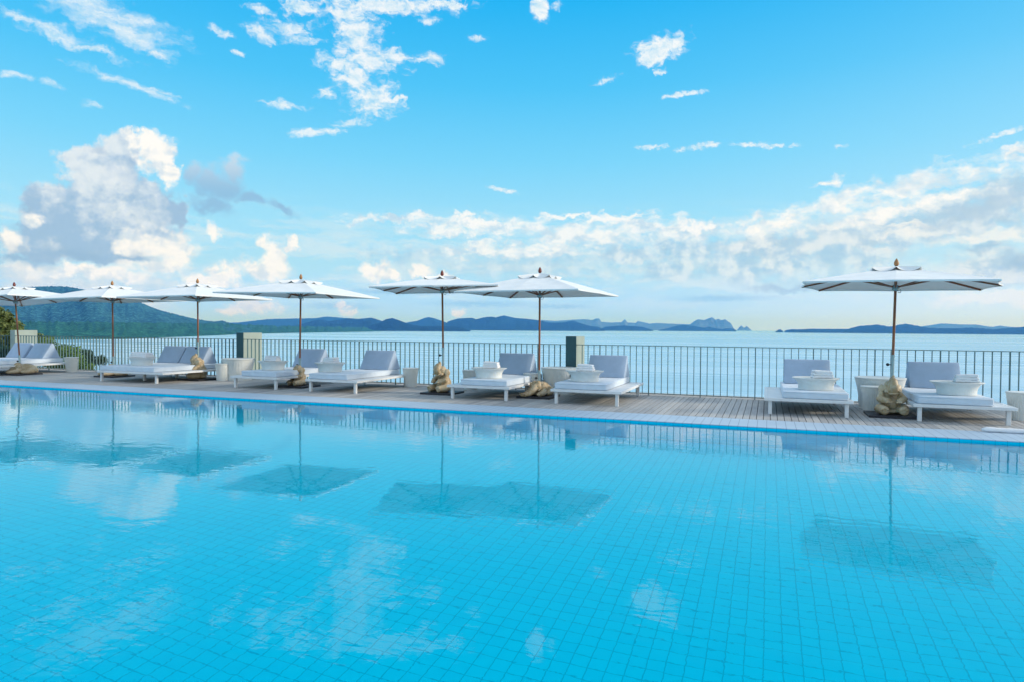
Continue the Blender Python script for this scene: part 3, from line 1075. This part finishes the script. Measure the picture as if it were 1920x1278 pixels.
# single sunbeds: pair members mirror each other (platform sticks out on the outer side)
left_kind = make_lounger(1.40, .30, 1.33, [(.36, 1.19)], (.10, 1.30))
right_kind = make_lounger(1.40, .07, 1.10, [(.26, 1.09)], (.10, 1.30))
singles = [
    ('L', -11.99, 'white sunbed just right of the middle concrete pillar, overlapped by the crouching elephant statue'),
    ('R', -9.80, 'white sunbed right of the crouching elephant, its pillow showing a white triangular end'),
    ('L', -6.21, 'central white sunbed, right of the elephant seated clear against the railing'),
    ('R', -3.95, 'white sunbed right of the central reclining elephant, in front of the narrow dark pillar'),
    ('L', -.05, 'white sunbed left of the nearest parasol, its platform sticking out to the left'),
    ('R', 2.21, 'nearest white sunbed, right of the big seated elephant at the right end'),
]
used = set()
for kind, x, lab in singles:
    src = left_kind if kind == 'L' else right_kind
    o = src if kind not in used else copy_tree(src)
    used.add(kind)
    o.location = (x, PY, 0)
    tag(o, lab, 'daybed', GD)
d2 = make_lounger(2.36, .06, 2.02, [(.08, .90), (.94, 1.78)], (.10, 2.06), True)
d2.location = (-16.52, PY, 0)
tag(d2, 'wide white double daybed with two pillows and a tray, beside the profile elephant', 'daybed', GD)
d1 = make_lounger(2.46, .10, 1.98, [(.02, .86), (1.0, 1.80)], (.10, 2.36), True)
d1.location = (-23.1, PY, 0)
tag(d1, 'white double daybed with two pillows cut off by the left edge of the photo', 'daybed', GD)


# ------------------------------------------------------------------ tray tables, towels
def make_tray():
    b = MB()
    n = 64
    prof = [(.285, 0, 0), (.283, .02, 1), (.285, .07, 1), (.298, .12, 1), (.328, .165, 1), (.382, .196, .4), (.392, .203, 0), (.386, .212, 0), (.365, .212, 0), (.355, .204, 0), (.01, .202, 0)]
    b.lathe(prof, 144, 1, .80, 48, .0018)
    return b.build('tray_table', M['wicker'], smooth=True, angle=45)


def make_towel(v):
    b = MB()
    rnd = random.Random(v)
    lay_ = 3
    z = 0
    for k in range(lay_):
        th = .043 + .006 * rnd.random()
        w, d = .17 - .008 * k + .006 * rnd.random(), .115 - .006 * k
        bm = bmesh.new()
        bmesh.ops.create_cube(bm, size=1)
        for q in bm.verts:
            q.co = Vector((q.co.x * 2 * w, q.co.y * 2 * d, z + th / 2 + q.co.z * th))
        bmesh.ops.bevel(bm, geom=bm.edges[:], offset=th * .42, segments=3, profile=.5, affect='EDGES')
        bmesh.ops.subdivide_edges(bm, edges=[e for e in bm.edges if e.calc_length() > .12], cuts=8, use_grid_fill=True)
        for q in bm.verts:
            q.co.z += mn.noise(q.co * 14 + Vector((v, k, 0))) * .006 + .010 * (q.co.x / .17) * (1 if v % 2 else -1) * k / 2 - .02 * max(0, abs(q.co.x) - .12)
            q.co.y += mn.noise(q.co * 11 + Vector((k, v, 3))) * .008
        b.frombm(bm, Matrix.Rotation(R(rnd.uniform(-4, 4)), 4, 'Z'))
        z += th * .93
    return b.build('folded_towel', M['towel'], smooth=True)


GT, GW = 'tray tables standing on the mattresses', 'folded towels on the tray tables'
tray0 = make_tray()
trays = [(.80, 12.86, 'white tray table on the sunbed left of the nearest parasol', .10, .02, 10, 0),
         (2.93, 12.88, 'white oval tray table on the nearest sunbed at the right end', .14, .03, -4, 1),
         (-3.42, 12.88, 'white tray table with a small dark slot, on the sunbed before the narrow dark pillar', .02, .0, 4, 2),
         (-5.50, 12.86, 'white tray table on the central sunbed just left of the reclining elephant statue', .05, .02, 8, 0),
         (-9.62, 12.98, 'white tray table on the sunbed right of the crouching elephant statue', .03, .0, -6, 1),
         (-11.27, 12.95, 'white tray table on the sunbed just right of the middle pillar', -.03, .02, 6, 2),
         (-15.62, 12.92, 'white tray table heaped with towel, on the wide double daybed', .0, .0, 0, 0)]
tw = {}
wlab = ['white folded towel with a sloping right end, on the tray left of the nearest parasol', 'thick white folded towel on the tray of the nearest sunbed',
        'white folded towel on the tray with the dark slot, before the dark pillar', 'white folded towel on the tray of the central sunbed left of the reclining elephant',
        'white folded towel on the tray right of the crouching elephant statue', 'white folded towel on the tray just right of the middle pillar',
        'broad white towel spread over the tray on the wide double daybed']
for i, (x, y, lab, dx, dy, rz, v) in enumerate(trays):
    o = tray0 if i == 0 else copy_tree(tray0)
    o.location = (x, y, .4185)
    tag(o, lab, 'tray table', GT)
    if v in tw:
        q = copy_tree(tw[v])
    else:
        q = tw[v] = make_towel(v)
    q.location = (x + dx, y + dy, .4185 + .2045)
    q.rotation_euler = (0, 0, R(rz))
    tag(q, wlab[i], 'towel', GW)
    if i == 6:
        q.scale = (1.75, 1.3, 1)
    if i == 2:
        s_ = MB()
        s_.rbox(-.008, .008, -.006, .006, -.03, .03, .003, 1)
        so_ = s_.build('grip_slot', M['black'], o)
        so_.location = (-.262, -.125, .105)
        so_.rotation_euler = (0, R(-6), R(-50))


# ------------------------------------------------------------------ wicker drums and tubs
def make_drum(rt, rb, h, ribs, amp):
    b = MB()
    pr = []
    for k in range(13):
        u = k / 12
        r_ = rb + (rt - rb) * (u ** 2.2)
        pr.append((r_, h * u, 1 if 0 < k < 11 else .3))
    pr += [(rt + .006, h + .004, 0), (rt, h + .014, 0), (rt - .02, h + .016, 0), (.01, h + .012, 0)]
    b.lathe(pr, ribs * 4, 1, 1, ribs, amp)
    return b.build('wicker_drum', M['wicker'], smooth=True, angle=60)


drum0 = make_drum(.20, .155, .45, 40, .0045)
GDm = 'small white wicker drum tables'
for i, (x, y, lab) in enumerate([
        (-20.52, 14.45, 'small white wicker drum at the right end of the leftmost daybed'),
        (-13.78, 13.88, 'small white wicker drum in front of the wide tub, right of the profile elephant'),
        (-8.30, 14.45, 'small white wicker drum standing alone at the railing, right of a sunbed'),
        (-6.62, 14.38, 'small white wicker drum peeping out behind the tray table of the central sunbed'),
        (-4.93, 14.0, 'small white wicker drum behind the reclining elephant and its parasol pole'),
        (1.78, 13.50, 'small white wicker drum left of the big seated elephant, in front of a wide tub'),
        (3.93, 13.30, 'small white wicker drum cut off by the right edge of the photo')]):
    o = drum0 if i == 0 else copy_tree(drum0)
    o.location = (x, y, 0)
    tag(o, lab, 'drum table', GDm)
tub0 = make_drum(.43, .345, .575, 64, .005)
tub0.name = 'wicker_tub'
for i, (x, y, lab) in enumerate([
        (-13.60, 14.26, 'wide white wicker tub behind the small drum, below the middle concrete pillar'),
        (-4.36, 14.28, 'wide white wicker tub between the two sunbeds beside the narrow dark pillar'),
        (1.98, 14.10, 'wide white wicker tub behind the big seated elephant at the right end')]):
    o = tub0 if i == 0 else copy_tree(tub0)
    o.location = (x, y, 0)
    tag(o, lab, 'tub', 'wide white wicker tubs')


# ------------------------------------------------------------------ elephants
def ell(mb, c, r, rot=(0, 0, 0)):
    bm = bmesh.new()
    bmesh.ops.create_icosphere(bm, subdivisions=3, radius=1)
    mtx = Matrix.Translation(c) @ Euler([R(a) for a in rot]).to_matrix().to_4x4() @ Matrix.Diagonal((*r, 1))
    mb.frombm(bm, mtx)


def chain(mb, pts, radii, steps=5):
    for (p, q, r0, r1) in zip(pts, pts[1:], radii, radii[1:]):
        p, q = Vector(p), Vector(q)
        for k in range(steps + 1):
            u = k / steps
            ell(mb, p.lerp(q, u), (r0 + (r1 - r0) * u,) * 3)


def remeshed(mb, name, m, voxel=.009):
    me = bpy.data.meshes.new(name)
    me.from_pydata(mb.v, [], mb.f)
    tmp = bpy.data.objects.new(name + '_tmp', me)
    COL.objects.link(tmp)
    md = tmp.modifiers.new('r', 'REMESH')
    md.mode = 'VOXEL'
    md.voxel_size = voxel
    sm = tmp.modifiers.new('s', 'SMOOTH')
    sm.iterations = 1
    sm.factor = .5
    dg = bpy.context.evaluated_depsgraph_get()
    me2 = bpy.data.meshes.new_from_object(tmp.evaluated_get(dg))
    bpy.data.objects.remove(tmp)
    bpy.data.meshes.remove(me)
    me2.name = name
    me2.materials.clear()
    me2.materials.append(m)
    me2.polygons.foreach_set('use_smooth', [True] * len(me2.polygons))
    o = bpy.data.objects.new(name, me2)
    COL.objects.link(o)
    return o


def eyes(mb, pts):
    for p in pts:
        ell(mb, p, (.014, .012, .014))


def seated_body(trunk_up=True, head_tilt=0):
    b = MB()
    ell(b, (0, .04, .19), (.170, .155, .18))
    ell(b, (0, .035, .32), (.130, .10, .12))
    ell(b, (0, -.09, .18), (.10, .05, .09))              # belly
    hz = .455
    ell(b, (0, -.03, hz), (.128, .115, .108))
    ell(b, (-.045, -.04, hz + .07), (.062, .072, .055))
    ell(b, (.045, -.04, hz + .07), (.062, .072, .055))
    if trunk_up:
        chain(b, [(0, -.13, hz - .015), (0, -.165, hz + .05), (0, -.140, hz + .115), (0, -.095, hz + .155), (.006, -.085, hz + .19), (.016, -.10, hz + .21)], [.082, .084, .072, .046, .026, .021])
        ell(b, (0, -.135, hz - .088), (.088, .060, .026))      # lower lip
        ell(b, (-.085, -.115, hz - .055), (.042, .05, .034), (0, 0, 20))
        ell(b, (.085, -.115, hz - .055), (.042, .05, .034), (0, 0, -20))
        chain(b, [(-.085, -.15, hz - .045), (-.10, -.205, hz - .06)], [.017, .010], 4)
        chain(b, [(.085, -.15, hz - .045), (.10, -.205, hz - .06)], [.017, .010], 4)
    else:
        chain(b, [(0, -.13, hz - .01), (-.01, -.185, hz - .09), (-.03, -.20, hz - .19), (-.075, -.215, hz - .25), (-.12, -.22, hz - .22)], [.07, .058, .045, .036, .03])
        chain(b, [(-.07, -.13, hz - .06), (-.085, -.20, hz - .10)], [.02, .012], 4)
        chain(b, [(.07, -.13, hz - .06), (.085, -.20, hz - .10)], [.02, .012], 4)
    for s_ in (-1, 1):
        # hanging ears with a rolled lower lobe
        ell(b, (s_ * .150, .005, hz - .02), (.024, .066, .082), (0, s_ * -8, s_ * -28))
        ell(b, (s_ * .166, -.02, hz - .105), (.024, .040, .042), (0, s_ * -14, s_ * -28))
        eyes(b, [(s_ * .088, -.118, hz + .035)])
        ell(b, (s_ * .085, -.10, hz + .058), (.034, .03, .012), (0, s_ * 12, 0))
        # forelegs folded on the belly
        chain(b, [(s_ * .150, -.01, .335), (s_ * .188, -.085, .268), (s_ * .095, -.188, .243)], [.056, .060, .052])
        for k in (-1, 0, 1):
            ell(b, (s_ * .078 + k * .032, -.232, .222), (.019, .016, .017))
        # hind legs spread, soles forward
        chain(b, [(s_ * .12, .0, .10), (s_ * .185, -.09, .095), (s_ * .150, -.20, .082)], [.10, .088, .078])
        ell(b, (s_ * .150, -.25, .082), (.074, .03, .077))
        for k in (-1, 0, 1):
            ell(b, (s_ * .150 + k * .042, -.276, .118 - abs(k) * .016), (.021, .015, .021))
    ell(b, (0, .03, .05), (.17, .15, .05))
    return b


def reclining_body():
    b = MB()
    ell(b, (.02, .10, .145), (.175, .23, .15))
    ell(b, (.03, .22, .12), (.17, .15, .125))
    ell(b, (0, -.10, .195), (.13, .125, .125))
    ell(b, (-.042, -.12, .275), (.06, .065, .05))
    ell(b, (.042, -.12, .275), (.06, .065, .05))
    chain(b, [(0, -.19, .18), (-.02, -.26, .11), (-.06, -.33, .06), (-.13, -.39, .042), (-.20, -.41, .042), (-.235, -.39, .05)], [.078, .068, .055, .046, .038, .03])
    for s_ in (-1, 1):
        ell(b, (s_ * .14, -.06, .19), (.03, .075, .10), (0, s_ * 16, s_ * -22))
        ell(b, (s_ * .165, -.08, .11), (.026, .055, .065), (0, s_ * 20, s_ * -22))
        eyes(b, [(s_ * .085, -.205, .215)])
        chain(b, [(s_ * .10, -.17, .14), (s_ * .105, -.225, .13)], [.018, .012], 3)
        chain(b, [(s_ * .15, -.05, .085), (s_ * .17, -.18, .06), (s_ * .16, -.30, .052)], [.075, .06, .052])
        for k in (-1, 0, 1):
            ell(b, (s_ * .16 + k * .028, -.345, .05), (.016, .014, .02))
        chain(b, [(s_ * .16, .25, .09), (s_ * .20, .14, .06), (s_ * .20, .04, .05)], [.09, .065, .05])
    chain(b, [(.03, .36, .14), (.06, .39, .08), (.08, .37, .04)], [.02, .015, .018], 4)
    ell(b, (.02, .08, .04), (.19, .25, .04))
    return b


GE = 'carved stone elephants at the parasol feet'
proto = {}


def elephant(kind, x, y, rz, sc, lab, slab_rz=0):
    root = empty('elephant_statue', (x, y, 0), 0)
    tag(root, lab, 'statue', GE)
    b = MB()
    b.rbox(-.37, .37, -.37, .37, 0, .042, .006, 1)
    so_ = b.build('base_slab', M['slab'], root)
    so_.rotation_euler = (0, 0, R(slab_rz))
    if kind not in proto:
        mb = {'up': lambda: seated_body(True), 'down': lambda: seated_body(False), 'lie': reclining_body}[kind]()
        o = remeshed(mb, 'elephant', M['stone'], .0062)
        proto[kind] = o
    else:
        o = proto[kind].copy()
        COL.objects.link(o)
    o.parent = root
    o.location = (0, .02, .038)
    o.rotation_euler = (0, 0, R(rz))
    o.scale = (sc, sc, sc)
    return root


elephant('up', 1.98, 12.93, 6, .98, 'largest seated elephant statue, trunk raised over its head, under the rightmost parasol')
elephant('lie', -4.56, 13.36, -6, 1.0, 'reclining elephant statue with big domed head, between the two sunbeds beside the dark pillar')
elephant('up', -6.78, 13.22, -24, 1.0, 'seated elephant statue looking up, standing clear against the railing left of the central sunbed')
elephant('down', -10.70, 13.2, -18, .86, 'crouching elephant statue with pale tusks and lowered trunk, between two sunbeds')
elephant('up', -14.52, 13.78, -62, 1.0, 'elephant statue seated in profile facing left with trunk up, beside the wide double daybed')
elephant('lie', -17.55, 13.62, -40, 1.0, 'reclining elephant statue half hidden underneath the wide double daybed')
elephant('lie', -20.62, 13.02, -42, 1.0, 'reclining yellow-brown elephant statue at the far left in front of the leftmost daybed')


# ------------------------------------------------------------------ parasols
def parasol(x, y, rot, rc, rm, z_rim, z_top, sleeve_top, tilt, lab, finial_m, sleeve_bot=.30, rim_mod=None):
    root = empty('parasol', (x, y, 0))
    root.rotation_euler = (R(tilt[0]), R(tilt[1]), R(rot))
    tag(root, lab, 'parasol', 'white canvas parasols along the terrace')
    b = MB()
    b.tube([(0, 0, sleeve_top - .02), (0, 0, z_top + .02)], .022, 14)
    b.build('pole', M['wood'], root, smooth=True, angle=50)
    b = MB()
    b.tube([(0, 0, sleeve_bot), (0, 0, sleeve_top)], .027, 14)
    b.tube([(0, 0, sleeve_top - .035), (0, 0, sleeve_top + .012)], .031, 14)
    sl_ = b.build('ground_sleeve', M['steel'], root, smooth=True, angle=50)
    b = MB()
    b.tube([(-.025, 0, sleeve_top - .16), (-.06, 0, sleeve_top - .16)], .008, 8)
    b.lathe([(.004, -.026), (.022, -.018), (.028, 0), (.022, .018), (.004, .026)], 14, mtx=Matrix.Translation((-.075, 0, sleeve_top - .16)))
    b.build('knob', M['black'], sl_, smooth=True)
    # rim points: 4 corners and 4 mid ribs
    rim = []
    for k in range(8):
        an = R(45 * k)
        rr = rm if k % 2 == 0 else rc
        if rim_mod:
            rr *= rim_mod[k]
        rim.append(Vector((math.cos(an) * rr, math.sin(an) * rr, z_rim)))
    apex = Vector((0, 0, z_top))

    def cp(k, t_, s_):
        p0, p1 = rim[k], rim[(k + 1) % 8]
        p = p0.lerp(p1, t_)
        bow = 4 * t_ * (1 - t_)
        q = apex.lerp(p, s_)
        q.x *= 1 - .034 * bow * s_
        q.y *= 1 - .034 * bow * s_
        q.z = z_top + (z_rim - z_top) * (s_ ** 1.12) - .045 * bow * s_ * (1.1 - s_) + .008 * bow * s_ * s_
        return q

    ns, ntt = 9, 8
    b = MB()
    v, f = [], []
    for k in range(8):
        for i in range(ns + 1):
            s_ = .05 + .95 * i / ns
            for j in range(ntt + 1):
                v.append(cp(k, j / ntt, s_))
    st_ = (ns + 1) * (ntt + 1)
    for k in range(8):
        for i in range(ns):
            for j in range(ntt):
                a = k * st_ + i * (ntt + 1) + j
                f.append((a, a + 1, a + ntt + 2, a + ntt + 1))
    # hem
    nb0 = len(v)
    for k in range(8):
        for j in range(ntt + 1):
            p = cp(k, j / ntt, 1.0)
            v.append(p)
            v.append(p + Vector((0, 0, -.028)))
    for k in range(8):
        for j in range(ntt):
            a = nb0 + (k * (ntt + 1) + j) * 2
            f.append((a, a + 1, a + 3, a + 2))
    b.add(v, f)
    ca = b.build('canopy', M['canvas'], root, smooth=True, angle=14)
    # wind vent: a second small canopy standing off the first
    b = MB()
    v, f = [], []
    for k in range(8):
        for i in range(5):
            s_ = .03 + .24 * i / 4
            for j in range(ntt + 1):
                t_ = j / ntt
                q = cp(k, t_, s_)
                bow = 4 * t_ * (1 - t_)
                q.z += .034 - .034 * bow * (i / 4) + (.026 * (1 - bow) ** 2 * (i / 4) if i else 0)
                v.append(q)
    st_ = 5 * (ntt + 1)
    for k in range(8):
        for i in range(4):
            for j in range(ntt):
                a = k * st_ + i * (ntt + 1) + j
                f.append((a, a + 1, a + ntt + 2, a + ntt + 1))
    b.add(v, f)
    b.build('vent', M['canvas'], ca, smooth=True)
    # ribs with struts to the runner
    for k in range(8):
        b = MB()
        d = rim[k].normalized()
        pts = []
        for i in range(6):
            s_ = .06 + .93 * i / 5
            q = cp(k, 0, s_)
            pts.append(q + Vector((0, 0, -.022)))
        for p, q in zip(pts, pts[1:]):
            dr = (q - p)
            L = dr.length
            mtx = Matrix.Translation((p + q) / 2) @ dr.to_track_quat('X', 'Z').to_matrix().to_4x4()
            b.box(-L / 2, L / 2, -.011, .011, -.014, .014, mtx)
        rb = b.build('rib', M['wood'], root)
        b = MB()
        q = cp(k, 0, .46) + Vector((0, 0, -.04))
        p = Vector((math.cos(R(45 * k)) * .05, math.sin(R(45 * k)) * .05, z_rim - .03))
        dr = q - p
        L = dr.length
        mtx = Matrix.Translation((p + q) / 2) @ dr.to_track_quat('X', 'Z').to_matrix().to_4x4()
        b.box(-L / 2, L / 2, -.009, .009, -.011, .011, mtx)
        b.build('strut', M['wood'], rb)
    b = MB()
    b.lathe([(.03, -.05), (.055, -.03), (.06, .02), (.045, .05), (.03, .06)], 16, mtx=Matrix.Translation((0, 0, z_rim - .05)))
    b.build('runner', M['steel'], root, smooth=True, angle=40)
    b = MB()
    b.lathe([(.03, -.05), (.06, -.02), (.06, .02), (.03, .03)], 16, mtx=Matrix.Translation((0, 0, z_top - .05)))
    b.build('hub', M['steel'], root, smooth=True, angle=40)
    b = MB()
    b.tube([(.035, 0, z_rim - .12), (.075, 0, z_rim - .125), (.085, 0, z_rim - .09), (.065, 0, z_rim - .07)], .006, 6)
    b.build('pulley', M['steel'], root, smooth=True)
    b = MB()
    b.lathe([(.018, 0), (.030, .012), (.040, .035), (.036, .07), (.02, .105), (.006, .13), (.001, .133)], 16, mtx=Matrix.Translation((0, 0, z_top + .035)))
    b.build('finial', finial_m, root, smooth=True)
    return root


RED = m_simple('red_lacquer', (.17, .03, .016), .35, .5, .25, 14)
parasol(2.0, 13.02, -9, 1.88, 1.50, 2.235, 2.53, 1.04, (0, 1.0), 'nearest parasol, standing alone over the big seated elephant at the right', M['finial'], .55)
parasol(-4.57, 13.44, -4, 1.90, 1.37, 2.20, 2.60, .56, (0, 0), 'parasol with red finial over the reclining elephant beside the dark pillar', RED, .2)
parasol(-6.79, 13.30, 19, 1.88, 1.34, 2.32, 2.58, 1.01, (0, -1.0), 'red-tipped parasol with ribs showing underneath, over the elephant clear against the railing', RED, .5)
parasol(-10.72, 13.25, 3, 1.97, 1.40, 2.23, 2.58, .69, (0, .8), 'parasol with pale wooden finial over the crouching elephant statue', M['finial'], .4)
parasol(-14.58, 13.81, 0, 1.93, 1.37, 2.22, 2.59, 1.02, (0, -.4), 'parasol over the elephant seated in profile, beside the wide double daybed', M['finial'], .5)
parasol(-17.63, 13.65, 0, 1.93, 1.37, 2.20, 2.58, .57, (0, -.8), 'parasol behind the wide double daybed, its pole standing before the left hills', M['finial'], .2)
parasol(-20.72, 13.05, 8, 1.93, 1.37, 2.19, 2.57, .56, (0, -4.6), 'leftmost parasol, leaning slightly, with red finial', RED, .2)

# long white rolled strip on the coping at the right
b = MB()
pts, rad = [], []
for k in range(60):
    x = 2.93 + k * .06
    pts.append((x, 11.46 + .012 * math.sin(k * .35), .036 + .003 * math.sin(k * .8)))
    rad.append(.036 + .002 * math.sin(k * 1.3))
rad[0] = .02
b.tube(pts, rad, 12)
o = b.build('rolled_strip', M['towel'], smooth=True)
tag(o, 'long white rolled strip lying on the pool edge below the nearest sunbed', 'rolled strip')

# ------------------------------------------------------------------ air
b = MB()
b.box(-29500, 29500, -29500, 29500, SEA_Z - 4, 352)
hz = b.build('haze', None) if False else None
me = bpy.data.meshes.new('haze')
me.from_pydata(b.v, [], b.f)


def _haze(t, o):
    p = t.new('ShaderNodeVolumePrincipled')
    p.inputs['Color'].default_value = (.08, .33, 1.0, 1)
    p.inputs['Density'].default_value = 7.6e-5
    p.inputs['Absorption Color'].default_value = (1, 1, 1, 1)
    p.inputs['Anisotropy'].default_value = .1
    t.l.new(p.outputs[0], o.inputs['Volume'])


me.materials.append(mat('haze_air', _haze))
hz = bpy.data.objects.new('haze', me)
COL.objects.link(hz)
hz['kind'] = 'stuff'
